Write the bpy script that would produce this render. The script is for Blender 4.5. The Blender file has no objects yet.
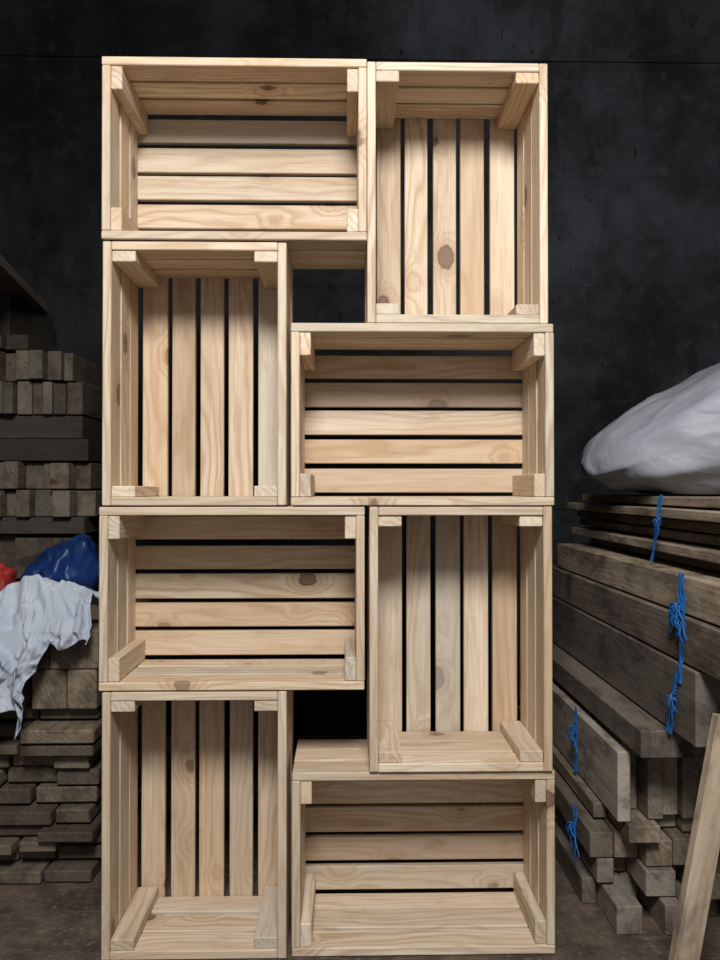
import bpy, bmesh, math, random
from mathutils import Vector, Matrix, noise

random.seed(11)
sc = bpy.context.scene
sc.view_settings.view_transform = 'Standard'

# ------------------------------------------------------------ node helpers
def new_mat(name):
    m = bpy.data.materials.new(name); m.use_nodes = True
    nt = m.node_tree
    for n in list(nt.nodes): nt.nodes.remove(n)
    out = nt.nodes.new('ShaderNodeOutputMaterial')
    b = nt.nodes.new('ShaderNodeBsdfPrincipled')
    nt.links.new(b.outputs[0], out.inputs[0])
    return m, nt, b
def N(nt, t, **kw):
    n = nt.nodes.new(t)
    for k, v in kw.items(): setattr(n, k, v)
    return n
def math_(nt, op, a, b=None, clamp=False):
    n = N(nt, 'ShaderNodeMath', operation=op); n.use_clamp = clamp
    for i, v in enumerate((a, b)):
        if v is None: continue
        if isinstance(v, (int, float)): n.inputs[i].default_value = v
        else: nt.links.new(v, n.inputs[i])
    return n.outputs[0]
def mix(nt, f, a, b, mode='MIX'):
    n = N(nt, 'ShaderNodeMix', data_type='RGBA', blend_type=mode)
    for idx, v in ((0, f), (6, a), (7, b)):
        if isinstance(v, (int, float)): n.inputs[idx].default_value = v
        elif isinstance(v, tuple): n.inputs[idx].default_value = (*v, 1)
        else: nt.links.new(v, n.inputs[idx])
    return n.outputs[2]
def maprange(nt, v, a, b, c=0.0, d=1.0):
    n = N(nt, 'ShaderNodeMapRange')
    n.interpolation_type = 'SMOOTHSTEP'
    nt.links.new(v, n.inputs[0])
    for i, x in enumerate((a, b, c, d)): n.inputs[i+1].default_value = x
    return n.outputs[0]
def vmul(nt, v, s):
    n = N(nt, 'ShaderNodeVectorMath', operation='MULTIPLY')
    nt.links.new(v, n.inputs[0]); n.inputs[1].default_value = s
    return n.outputs[0]
def noise_(nt, v, scale, detail=4, rough=.55, dist=0):
    n = N(nt, 'ShaderNodeTexNoise')
    nt.links.new(v, n.inputs['Vector'])
    n.inputs['Scale'].default_value = scale; n.inputs['Detail'].default_value = detail
    n.inputs['Roughness'].default_value = rough; n.inputs['Distortion'].default_value = dist
    return n.outputs[0]
def bump(nt, h, b, strength=.3, dist=.002):
    n = N(nt, 'ShaderNodeBump'); n.inputs['Strength'].default_value = strength
    n.inputs['Distance'].default_value = dist
    nt.links.new(h, n.inputs['Height']); nt.links.new(n.outputs[0], b.inputs['Normal'])

def wood_mat(name, light, mid, dark, knotc, rough=.7, knots=.55, dirt=0.0, grey=(.45,.42,.38), warm=None):
    m, nt, b = new_mat(name)
    wc = N(nt, 'ShaderNodeAttribute', attribute_name='wc').outputs['Vector']
    tint = N(nt, 'ShaderNodeAttribute', attribute_name='tint').outputs['Color']
    sep = N(nt, 'ShaderNodeSeparateColor'); nt.links.new(tint, sep.inputs[0])
    # knots
    vor = N(nt, 'ShaderNodeTexVoronoi'); vor.inputs['Scale'].default_value = 1.0
    nt.links.new(vmul(nt, wc, (6.5, 9.5, 3)), vor.inputs['Vector'])
    vs = N(nt, 'ShaderNodeSeparateColor'); nt.links.new(vor.outputs['Color'], vs.inputs[0])
    keep = math_(nt, 'GREATER_THAN', vs.outputs[0], knots)
    d = vor.outputs['Distance']
    wob = noise_(nt, wc, 90, 2)
    d2 = math_(nt, 'ADD', d, math_(nt, 'MULTIPLY', math_(nt, 'SUBTRACT', wob, .5), .07))
    d2 = math_(nt, 'ADD', d2, math_(nt, 'MULTIPLY', math_(nt, 'SUBTRACT', vs.outputs[1], .5), .07))
    kn = math_(nt, 'MULTIPLY', maprange(nt, d2, .15, .10), keep)
    rim = math_(nt, 'MULTIPLY', maprange(nt, math_(nt, 'ABSOLUTE', math_(nt, 'SUBTRACT', d2, .125)), .03, .0), keep)
    halo = math_(nt, 'MULTIPLY', maprange(nt, d2, .40, .08), keep)
    # rings
    warp = noise_(nt, vmul(nt, wc, (1.6, 9, 9)), 1.0, 3, .5)
    sx = N(nt, 'ShaderNodeSeparateXYZ'); nt.links.new(wc, sx.inputs[0])
    ph = math_(nt, 'ADD', math_(nt, 'MULTIPLY', sx.outputs[1], 300), math_(nt, 'MULTIPLY', warp, 60))
    ph = math_(nt, 'ADD', ph, math_(nt, 'MULTIPLY', sx.outputs[2], 360))
    ph = math_(nt, 'ADD', ph, math_(nt, 'MULTIPLY', halo, 16))
    ring = math_(nt, 'MULTIPLY', math_(nt, 'ADD', math_(nt, 'SINE', ph), 1), .5)
    ring = math_(nt, 'POWER', ring, 2.4)
    fine = noise_(nt, vmul(nt, wc, (9, 330, 330)), 1.0, 4, .6)
    big = noise_(nt, vmul(nt, wc, (2.2, 22, 22)), 1.0, 4, .55)
    c = mix(nt, maprange(nt, big, .34, .66), light, mid)
    ramp = maprange(nt, noise_(nt, vmul(nt, wc, (1.2, 6, 6)), 1.0, 2, .5), .35, .62, .10, .62)
    c = mix(nt, math_(nt, 'MULTIPLY', ring, ramp), c, dark)
    c = mix(nt, math_(nt, 'MULTIPLY', maprange(nt, fine, .42, .78), .55), c, dark)
    c = mix(nt, math_(nt, 'MULTIPLY', halo, .5), c, dark)
    c = mix(nt, math_(nt, 'MULTIPLY', kn, .72), c, knotc)
    c = mix(nt, math_(nt, 'MULTIPLY', rim, .75), c, knotc)
    # per-board value (R), greying (G), warm shift (B)
    c = mix(nt, sep.outputs[1], c, mix(nt, .6, c, grey))
    c = mix(nt, math_(nt, 'MULTIPLY', sep.outputs[2], .5), c, warm or dark)
    hv = N(nt, 'ShaderNodeHueSaturation'); nt.links.new(c, hv.inputs['Color'])
    nt.links.new(sep.outputs[0], hv.inputs['Value'])
    c = hv.outputs[0]
    # handling marks / smudges
    sm = noise_(nt, vmul(nt, wc, (10, 24, 24)), 1.0, 5, .7)
    c = mix(nt, math_(nt, 'MULTIPLY', maprange(nt, sm, .54, .72), .32), c, (dark[0]*.8, dark[1]*.9, dark[2]))
    if dirt > 0:
        dn = noise_(nt, vmul(nt, wc, (7, 16, 16)), 1.0, 6, .7)
        c = mix(nt, math_(nt, 'MULTIPLY', maprange(nt, dn, .42, .68), dirt), c, (.025, .02, .017))
    nt.links.new(c, b.inputs['Base Color'])
    b.inputs['Roughness'].default_value = rough
    b.inputs['Specular IOR Level'].default_value = .25
    h = math_(nt, 'ADD', fine, math_(nt, 'MULTIPLY', ring, .4))
    bump(nt, h, b, .3, .0014)
    return m

PINE = wood_mat('pine_wood', (.79, .68, .53), (.69, .54, .385), (.42, .265, .15), (.080, .036, .024),
                rough=.62, knots=.40, grey=(.44, .46, .42), warm=(.52, .335, .19))
OLD = wood_mat('weathered_lumber', (.25, .198, .142), (.182, .138, .095), (.10, .07, .045), (.03, .02, .015),
               rough=.85, knots=.7, dirt=.65, grey=(.16, .155, .148))

# ------------------------------------------------------------ board builder
class Boards:
    def __init__(self): self.v=[]; self.f=[]; self.wc=[]; self.t=[]
    def box(self, c, size, axis, tint=None, bev=.0015, rot=None):
        """c centre, size xyz, axis = grain axis index"""
        bm = bmesh.new(); bmesh.ops.create_cube(bm, size=1)
        bmesh.ops.scale(bm, vec=size, verts=bm.verts)
        bmesh.ops.bevel(bm, geom=list(bm.edges), offset=bev, segments=1, affect='EDGES')
        bm.verts.index_update()
        off = (random.uniform(-40, 40), random.uniform(-40, 40), random.uniform(-40, 40))
        others = [i for i in range(3) if i != axis]
        others.sort(key=lambda i: -size[i])
        base = len(self.v); c = Vector(c)
        if tint is None: tint = (random.uniform(.88, 1.08), random.uniform(0, .7)**2, random.uniform(0, .85)**2)
        fl = random.choice((-1, 1))
        for v in bm.verts:
            p = v.co.copy()
            self.wc.append((p[axis]*fl+off[0], p[others[0]]+off[1], p[others[1]]+off[2]))
            self.t.append((*tint, 1))
            if rot is not None: p = rot @ p
            self.v.append(p + c)
        for f in bm.faces: self.f.append([base+v.index for v in f.verts])
        bm.free()
    def make(self, name, mat, loc=(0,0,0)):
        me = bpy.data.meshes.new(name)
        me.from_pydata([tuple(v) for v in self.v], [], self.f)
        a = me.attributes.new('wc', 'FLOAT_VECTOR', 'POINT'); a.data.foreach_set('vector', [x for w in self.wc for x in w])
        a = me.attributes.new('tint', 'FLOAT_COLOR', 'POINT'); a.data.foreach_set('color', [x for w in self.t for x in w])
        me.materials.append(mat)
        ob = bpy.data.objects.new(name, me); ob.location = loc
        sc.collection.objects.link(ob)
        return ob

# ------------------------------------------------------------ crates
L, S, D, T = .4985, .3455, .197, .0165
def crate(x, z, portrait, y=0, rz=0):
    B = Boards()
    def add(a0, a1, y0, y1, b0, b1, axis, **kw):
        if portrait:
            c = ((b0+b1)/2, (y0+y1)/2, (a0+a1)/2); s = (b1-b0, y1-y0, a1-a0)
            ax = {0: 2, 2: 0, 1: 1}[axis]
        else:
            c = ((a0+a1)/2, (y0+y1)/2, (b0+b1)/2); s = (a1-a0, y1-y0, b1-b0); ax = axis
        B.box(c, s, ax, **kw)
    j = lambda s=.0015: random.uniform(0, s)
    n = 3; g = .009; w = (D-(n-1)*g)/n
    for k in range(n):
        y0 = k*(w+g); y1 = y0+w
        dj = random.uniform(-.003, .003) if k else 0
        add(j(), L-j(), y0+dj, y1+dj, j(.001), T, 0)
        add(j(), L-j(), y0-dj, y1-dj, S-T, S-j(.001), 0)
        add(j(.001), T, y0+dj, y1+dj, T+.0005, S-T-.0005, 2)
        add(L-T, L-j(.001), y0-dj, y1-dj, T+.0005, S-T-.0005, 2)
    cw, ct = .044, .021
    for a0 in (T+.0003, L-T-ct-.0003):
        for b0 in (T+.0006, S-T-cw-.0006):
            add(a0, a0+ct, .001+j(.004), D-.001, b0, b0+cw, 1)
    n = 5; pitch = .0612; w = .0508; tot = (n-1)*pitch+w; st = (S-tot)/2
    for k in range(n):
        b0 = st+k*pitch+random.uniform(-.002, .002)
        add(.001+j(), L-.001-j(), D+.0005, D+.0155, b0, b0+w+random.uniform(-.002, .002), 0,
            tint=(random.uniform(.80, 1.05), random.choice((0, .1, .2, .9))*random.random(), random.uniform(0, 1.05)**1.4))
    ob = B.make('wooden_crate', PINE, (x, y, z)); ob.rotation_euler[2] = rz
    return ob
cl, cs = .4998, .3466
XL = -.455
crate(XL, 0, True)                               # bottom left
crate(XL+cs+.008, 0, False, y=.004)              # bottom right
crate(XL-.006, cl, False)
crate(XL+cl+.001, cs, True, y=-.004)
crate(XL-.001, cl+cs, True)
crate(XL+cs+.006, cl+cs, False, y=-.002)
crate(XL-.002, 2*cl+cs, False, y=-.006)
crate(XL+cl-.003, cl+2*cs, True, y=.003)

# ------------------------------------------------------------ room
def box_obj(name, lo, hi, mat):
    bm = bmesh.new(); bmesh.ops.create_cube(bm, size=1)
    s = [hi[i]-lo[i] for i in range(3)]
    bmesh.ops.scale(bm, vec=s, verts=bm.verts)
    me = bpy.data.meshes.new(name); bm.to_mesh(me); bm.free(); me.materials.append(mat)
    ob = bpy.data.objects.new(name, me); ob.location = [(lo[i]+hi[i])/2 for i in range(3)]
    sc.collection.objects.link(ob); return ob

def wall_mat():
    m, nt, b = new_mat('stained_concrete')
    geo = N(nt, 'ShaderNodeNewGeometry').outputs['Position']
    n1 = noise_(nt, geo, 1.5, 7, .66); n2 = noise_(nt, geo, 16, 8, .75); n3 = noise_(nt, vmul(nt, geo, (5, 5, 1.5)), 1, 8, .7)
    sx = N(nt, 'ShaderNodeSeparateXYZ'); nt.links.new(geo, sx.inputs[0])
    # wall colour gets lighter towards the right, darker towards the left
    side = maprange(nt, math_(nt, 'ADD', sx.outputs[0], math_(nt, 'MULTIPLY', n1, .8)), .0, 1.1, .75, 1.7)
    c = mix(nt, maprange(nt, n1, .36, .66), (.008, .0083, .0095), (.029, .031, .036))
    c = mix(nt, math_(nt, 'MULTIPLY', maprange(nt, n3, .48, .68), .65), c, (.005, .005, .0055))
    c = mix(nt, math_(nt, 'MULTIPLY', maprange(nt, n2, .5, .72), .4), c, (.042, .044, .050))
    spots = noise_(nt, vmul(nt, geo, (1, 1, .5)), 34, 3, .6)
    c = mix(nt, math_(nt, 'MULTIPLY', maprange(nt, spots, .68, .72), .8), c, (.003, .003, .003))
    hv = N(nt, 'ShaderNodeHueSaturation'); nt.links.new(c, hv.inputs['Color']); nt.links.new(side, hv.inputs['Value'])
    c = hv.outputs[0]
    nt.links.new(c, b.inputs['Base Color']); b.inputs['Roughness'].default_value = .9
    b.inputs['Specular IOR Level'].default_value = .10
    row = math_(nt, 'PINGPONG', sx.outputs[2], .20)
    line = maprange(nt, row, .008, .0)
    h = math_(nt, 'SUBTRACT', math_(nt, 'ADD', n2, n3), math_(nt, 'MULTIPLY', line, .4))
    bump(nt, h, b, .8, .012)
    return m
def floor_mat():
    m, nt, b = new_mat('dirty_dark_floor')
    geo = N(nt, 'ShaderNodeNewGeometry').outputs['Position']
    g = noise_(nt, vmul(nt, geo, (14, 60, 1)), 1, 5, .65); n = noise_(nt, geo, 7, 7, .72); n3 = noise_(nt, geo, 60, 4, .7)
    c = mix(nt, maprange(nt, n, .35, .7), (.040, .029, .021), (.15, .108, .075))
    c = mix(nt, math_(nt, 'MULTIPLY', maprange(nt, g, .5, .7), .4), c, (.19, .135, .095))
    c = mix(nt, math_(nt, 'MULTIPLY', maprange(nt, n3, .56, .7), .6), c, (.27, .205, .15))
    nt.links.new(c, b.inputs['Base Color']); b.inputs['Roughness'].default_value = .85
    bump(nt, math_(nt, 'ADD', n, n3), b, .6, .01)
    return m
WALL = wall_mat(); FLOOR = floor_mat()
YB = 1.32
box_obj('wall_back', (-2.3, YB, 0), (2.3, YB+.12, 3.0), WALL)
box_obj('wall_left', (-2.42, -3.6, 0), (-2.3, YB+.12, 3.0), WALL)
box_obj('wall_right', (2.3, -3.6, 0), (2.42, YB+.12, 3.0), WALL)
box_obj('ceiling', (-2.42, -3.6, 3.0), (2.42, YB+.12, 3.1), WALL)
box_obj('floor', (-2.42, -3.6, -.1), (2.42, YB+.12, -.0005), FLOOR)
box_obj('trim_beam', (-2.3, YB-.008, 2.42), (2.3, YB, 3.0), WALL)

# ------------------------------------------------------------ lumber stacks
def otint(lo=.7, hi=1.25): return (random.uniform(lo, hi), random.uniform(0, 1)**1.5*.8, random.uniform(0, .8))

# left front stack: plank ends face the viewer
B = Boards()
z = 0.0
while z < .385:
    th = random.choice((.028, .032, .036, .040))
    x = -.543 - random.uniform(0, .028)
    while x > -1.25:
        w = random.uniform(.075, .17)
        y0 = .29+random.uniform(-.04, .04)
        B.box((x-w/2, (y0+.78)/2, z+th/2), (w-.003, .78-y0, th-random.uniform(.003, .007)), 1,
              tint=(random.uniform(.4, 1.15), random.uniform(0, .4), random.uniform(0, 1)), bev=.003,
              rot=Matrix.Rotation(math.radians(random.uniform(-.9, .9)), 3, 'Z'))
        x -= w+.002
    z += th+.0012
ztop = z
for (x1, x0, z0, z1) in ((-.556, -.622, 0, .088), (-.624, -.70, 0, .088), (-.553, -.66, .0895, .178), (-.662, -.72, .0895, .178),
                         (-.722, -.86, .0, .09), (-.723, -.85, .091, .178), (-.862, -1.0, 0, .17)):
    B.box(((x0+x1)/2, .53, ztop+(z0+z1)/2), (x1-x0, .48, z1-z0), 1, tint=(random.uniform(.9, 1.4), .1, .5), bev=.003)
B.make('lumber_stack', OLD)
ZL = ztop+.178

# back left rack of short lumber
B = Boards()
y0, y1 = .82, 1.28
def ends_row(B, xr, xl, z0, h, wlo, whi, ya, yb, tl=.8, th=1.5, jy=.03, sgn=-1):
    x = xr
    while (x > xl if sgn < 0 else x < xl):
        w = random.uniform(wlo, whi); hh = h*random.uniform(.90, 1.0)
        a = ya+random.uniform(-jy, jy)
        B.box((x+sgn*w/2, (a+yb)/2, z0+hh/2), (w-.003, yb-a, hh), 1, tint=otint(tl, th), bev=.002)
        x += sgn*w
zz = 0
for h in (.12, .12, .12, .12, .13, .13):
    ends_row(B, -.78, -1.5, zz, h, .08, .13, y0+.02, y1, .3, .55); zz += h+.001
B.box((-1.16, y0+.2, zz+.025), (.80, .40, .048), 0, tint=(.35, .8, .3)); zz += .051        # bearer
ends_row(B, -.735, -1.5, zz, .08, .035, .075, y0, y1, .6, 1.2); zz += .081
ends_row(B, -.75, -1.5, zz, .08, .03, .06, y0, y1, .6, 1.2); zz += .081
B.box((-1.15, y0+.22, zz+.033), (.80, .44, .064), 0, tint=(.22, .9, .3)); zz += .066
B.box((-1.17, y0+.22, zz+.035), (.80, .42, .068), 0, tint=(.28, .7, .4)); zz += .070
ends_row(B, -.765, -1.5, zz, .10, .028, .05, y0, y1, .4, .95); zz += .101
ends_row(B, -.80, -1.5, zz, .09, .028, .05, y0, y1, .35, .85); zz += .091
ends_row(B, -.93, -1.5, zz, .045, .05, .08, y0, y1, .2, .4); zz += .046
B.box((-1.25, 1.05, zz+.065), (.50, .36, .13), 0, tint=(.2, .7, .4)); zz += .131
R = Matrix.Rotation(math.radians(9), 3, 'Z')
B.box((-.955, .64, zz+.0155), (.085, 1.05, .03), 1, tint=(.8, .2, .2), rot=R)
B.make('lumber_rack', OLD)

# right side: long lumber running away from the viewer
B = Boards()
def run(xl, ya, yb, z0, h, wid, t=None, rz=0, bev=.002):
    B.box((xl+wid/2, (ya+yb)/2, z0+h/2), (wid, yb-ya, h-.003), 1, tint=t or otint(.8, 1.3), bev=bev, rot=Matrix.Rotation(math.radians(rz), 3, 'Z'))
z = 0
for h, xs in ((.062, .50), (.052, .52), (.058, .505), (.035, .53)):
    ends_row(B, xs, 1.7, z, h, .03, .075, .13, .95, .7, 1.9, .07, sgn=1); z += h+.001
ends_row(B, .545, 1.7, z, .155, .024, .04, .11, .98, .9, 2.3, .05, sgn=1); z += .156
run(.56, .0, 1.0, z, .055, .14, (1.0, .6, .3)); run(.71, .0, 1.0, z, .055, .30); run(1.02, .0, 1.0, z, .055, .5); z += .056
zb3 = z
run(.615, -.11, 1.02, z, .135, .05, (.9, .8, .2)); run(.668, -.12, 1.0, z, .135, .10, (1.1, .9, .2)); run(.77, -.1, 1.0, z, .135, .4); run(1.18, -.1, 1.0, z, .135, .4); z += .136
run(.62, -.75, .95, z, .085, .12, (1.15, .5, .3)); run(.745, -.75, .95, z, .085, .4); run(1.15, -.75, .95, z, .085, .4); z += .086
run(.632, -.8, .84, z, .072, .10, (2.1, .1, .1)); run(.735, -.8, .85, z, .072, .4); run(1.14, -.8, .85, z, .072, .4); z += .073
for k in range(6):
    xs = .70+random.uniform(-.035, .03)
    run(xs, -.8+random.uniform(-.1, .1), .86+random.uniform(-.06, .06), z, .0225, .13, (random.uniform(1.1, 2.2), .2, random.uniform(0, .5)), rz=random.uniform(-.8, .8))
    run(xs+.15, -.8, .84, z, .0225, .35); run(xs+.52, -.8, .84, z, .0225, .35); z += .0245
ZR = z
B.make('lumber_stack', OLD)

# leaning plank at lower right
B = Boards()
p0 = Vector((.543, -.20, .006)); p1 = Vector((.635, -.165, .50))
d = (p1-p0); ln = d.length
ang = math.atan2(d.x, d.z)
R = Matrix.Rotation(ang, 3, 'Y')
B.box((p0+p1)/2, (.042, .022, ln), 2, tint=(2.4, .1, .1), rot=R)
B.make('leaning_plank', OLD)

# ------------------------------------------------------------ soft things
def simple_mat(name, col, col2, rough=.6, sc_=30, spec=.3, bstr=.3, weave=False):
    m, nt, b = new_mat(name)
    co = N(nt, 'ShaderNodeTexCoord').outputs['Object']
    n = noise_(nt, co, sc_, 5, .6)
    c = mix(nt, maprange(nt, n, .35, .65), col, col2)
    nt.links.new(c, b.inputs['Base Color']); b.inputs['Roughness'].default_value = rough
    b.inputs['Specular IOR Level'].default_value = spec
    if weave:
        w = N(nt, 'ShaderNodeTexChecker'); w.inputs['Scale'].default_value = 260
        nt.links.new(co, w.inputs['Vector'])
        n2 = noise_(nt, vmul(nt, co, (5, 18, 18)), 1, 3, .5, .6)
        bump(nt, math_(nt, 'ADD', math_(nt, 'MULTIPLY', w.outputs['Fac'], .15), math_(nt, 'MULTIPLY', n2, 3)), b, bstr, .006)
    else: bump(nt, n, b, bstr, .003)
    return m
def ridged(p, s, o=0):
    return 1-abs(noise.noise(Vector((p[0]*s+o, p[1]*s, p[2]*s))))*2

def blob(name, center, rad, mat, expo=2.4, wr=.02, ws=6, seg=5, floor_z=None, shape=None, seed=0, parent=None, aniso=(1, 1, 1)):
    bm = bmesh.new(); bmesh.ops.create_icosphere(bm, subdivisions=seg, radius=1)
    for v in bm.verts:
        p = v.co.normalized()
        k = (abs(p.x)**expo+abs(p.y)**expo+abs(p.z)**expo)**(-1/expo)
        q = Vector((p.x*k*rad[0], p.y*k*rad[1], p.z*k*rad[2]))
        if shape: q = shape(q)
        qa = (q.x*aniso[0], q.y*aniso[1], q.z*aniso[2])
        r = ridged(qa, ws, seed)*.6+ridged(qa, ws*2.3, seed+9)*.3+ridged(qa, ws*5, seed+4)*.10
        q += p*(r-.5)*wr
        w = q+Vector(center)
        if floor_z is not None and w.z < floor_z: w.z = floor_z+.001
        v.co = w-Vector(center)
    for f in bm.faces: f.smooth = True
    me = bpy.data.meshes.new(name); bm.to_mesh(me); bm.free(); me.materials.append(mat)
    ob = bpy.data.objects.new(name, me); ob.location = center
    sc.collection.objects.link(ob)
    if parent: ob.parent = parent
    return ob
SACK = simple_mat('woven_white_plastic', (.29, .305, .345), (.36, .375, .42), .45, 5, .35, .35, weave=True)
def sack_shape(q):
    t = max(0, min(1, (q.x+.60)/1.0))
    f = .36+.80*t**.75
    q = Vector((q.x, q.y*(.8+.2*t), -.22+(q.z+.22)*f))
    ang = math.atan2(q.z+.22, q.x+.75)
    q.z += .004*math.sin(ang*30+q.y*9+1.5*math.sin(q.x*6))*(1-t)**.7
    return q
blob('white_sack', (1.19, .42, ZR+.21), (.60, .36, .25), SACK, 2.6, .026, 2.8, 6, floor_z=ZR, shape=sack_shape, aniso=(.7, 1.3, 1.8))

BLUEP = simple_mat('blue_plastic', (.005, .02, .085), (.009, .04, .17), .4, 12, .4, .4)
REDP = simple_mat('red_fabric', (.40, .03, .02), (.25, .02, .02), .6, 20)
BLKP = simple_mat('black_fabric', (.012, .012, .014), (.02, .02, .022), .6, 20)
blob('blue_plastic_bag', (-.765, .65, ZL+.08), (.088, .08, .095), BLUEP, 2.0, .05, 7, 5, floor_z=ZL,
     shape=lambda q: Vector((q.x+.35*max(0, q.z), q.y, q.z*(1+.45*(q.x/.088)))), seed=3, aniso=(1.6, 1, .6))
bag = blob('red_black_bag', (-.855, .455, ZL+.058), (.058, .050, .068), REDP, 2.2, .025, 18, 5, floor_z=ZL, seed=7)
blob('bag_flap', (-.014, -.028, .022), (.036, .040, .05), BLKP, 2.2, .015, 18, 4, seed=2, parent=bag)

# draped white cloth
CLOTH = simple_mat('white_cotton_cloth', (.36, .40, .47), (.45, .49, .56), .95, 8, .05, .15)
def cloth():
    nu, nv = 150, 150
    X0, X1 = -.90, -.548
    front = .235
    bm = bmesh.new(); g = []
    for i in range(nu+1):
        u = i/nu; row = []
        x = X0+(X1-X0)*u
        hang = .185+.02*math.sin(u*9) if u < .60 else .185*max(0.0, 1-(u-.60)/.14)+.028+.01*math.sin(u*25)
        top = .14
        mound = .070*math.exp(-((u-.66)/.28)**2)+.03
        tot = top+hang
        for j in range(nv+1):
            s = tot*j/nv
            if s < top:
                t = s/top
                y = front+.14*(1-t)
                zz_ = ZL+.006+mound*math.sin(math.pi*min(1, t*.93+.03))**.8
                nrm = Vector((0, -.4, 1))
            else:
                t = (s-top)
                y = front-.012-.10*t
                zz_ = ZL+.010-t
                nrm = Vector((0, -1, .1))
            q = Vector((u*.35, s, 0))
            w1 = Vector((u*.35+.03*noise.noise(Vector((s*9, u*5, 1))), s*.75, 0))
            fold = (ridged(w1, 14, 3)-.5)*.036+(ridged(q, 31, 8)-.5)*.018+(ridged(q, 70, 5)-.5)*.004
            fold += math.sin(u*30+5*s+2*math.sin(s*12))*.006
            if s >= top: fold = max(fold, -.006)+.008
            else: fold = fold*.9+.008
            p = Vector((x+.02*noise.noise(Vector((s*14, u*4, 5))), y, zz_))+nrm*fold
            if s < top: p.z = max(p.z, ZL+.004)
            row.append(bm.verts.new(p))
        g.append(row)
    for i in range(nu):
        for j in range(nv):
            f = bm.faces.new((g[i][j], g[i][j+1], g[i+1][j+1], g[i+1][j])); f.smooth = True
    me = bpy.data.meshes.new('white_cloth'); bm.to_mesh(me); bm.free(); me.materials.append(CLOTH)
    ob = bpy.data.objects.new('white_cloth', me); sc.collection.objects.link(ob)
    m = ob.modifiers.new('s', 'SOLIDIFY'); m.thickness = .0015; m.offset = 1
cloth()

# ------------------------------------------------------------ blue twine
TW = simple_mat('blue_plastic_twine', (.008, .09, .30), (.02, .16, .46), .45, 60)
cu = bpy.data.curves.new('blue_twine', 'CURVE'); cu.dimensions = '3D'; cu.bevel_depth = .0013; cu.bevel_resolution = 1
def strand(pts):
    s = cu.splines.new('POLY'); s.points.add(len(pts)-1)
    for p, q in zip(s.points, pts): p.co = (*q, 1)
def tie(y, ztop_, zbot, x, tassel=14, n=5, lean=.010):
    for k in range(n):
        o = random.uniform(-.008, .008)
        pts = []
        for i in range(15):
            t = i/14
            pts.append((x-.003-random.uniform(0, .003), y+o+.006*math.sin(t*5+k)+lean*t, ztop_+(zbot-ztop_)*t))
        strand(pts)
    zc = ztop_+(zbot-ztop_)*.35
    for k in range(tassel):
        a = random.uniform(-1, 1); l = random.uniform(.02, .06)
        pts = []; px, py, pz = x-.006, y, zc+random.uniform(-.012, .012)
        for i in range(8):
            t = i/7
            pts.append((px-.012*math.sin(t*2.5)*random.uniform(.7, 1.2), py+a*l*t*1.1, pz+l*(.35*math.sin(t*3)*(1 if k % 2 else .2)-t*t*.8)))
        strand(pts)
tie(-.06, ZR-.14, zb3+.10, .618, 30, 8)
tie(-.05, zb3+.12, zb3-.0, .612, 4, 8, lean=.04)
tie(.12, ZR+.001, ZR-.14, .655, 3, 5, lean=.05)
tie(.33, zb3-.05, .22, .540, 6, 4)
tie(.20, .2, .08, .498, 6, 4)
cu.materials.append(TW)
tw = bpy.data.objects.new('blue_twine', cu); sc.collection.objects.link(tw)

# ------------------------------------------------------------ lights
def area(name, loc, tgt, size, power, col):
    l = bpy.data.lights.new(name, 'AREA'); l.shape = 'DISK'; l.size = size; l.energy = power; l.color = col
    o = bpy.data.objects.new(name, l); o.location = loc
    o.rotation_euler = (Vector(tgt)-Vector(loc)).to_track_quat('-Z', 'Y').to_euler()
    sc.collection.objects.link(o); return o
area('ceiling_lamp_light', (.0, -1.85, 2.32), (0, 0, .5), .65, 72, (1, .985, .96))
w = bpy.data.worlds.new('World'); sc.world = w; w.use_nodes = True
w.node_tree.nodes['Background'].inputs[0].default_value = (.93, .96, 1, 1)
w.node_tree.nodes['Background'].inputs[1].default_value = .42

# ------------------------------------------------------------ camera
cd = bpy.data.cameras.new('camera'); cd.lens = 780/960*36; cd.sensor_width = 36
cam = bpy.data.objects.new('camera', cd); sc.collection.objects.link(cam)
cam.location = (0, -1.47, .880)
cam.rotation_euler = (math.radians(90+.6), 0, math.radians(-1.1))
sc.camera = cam
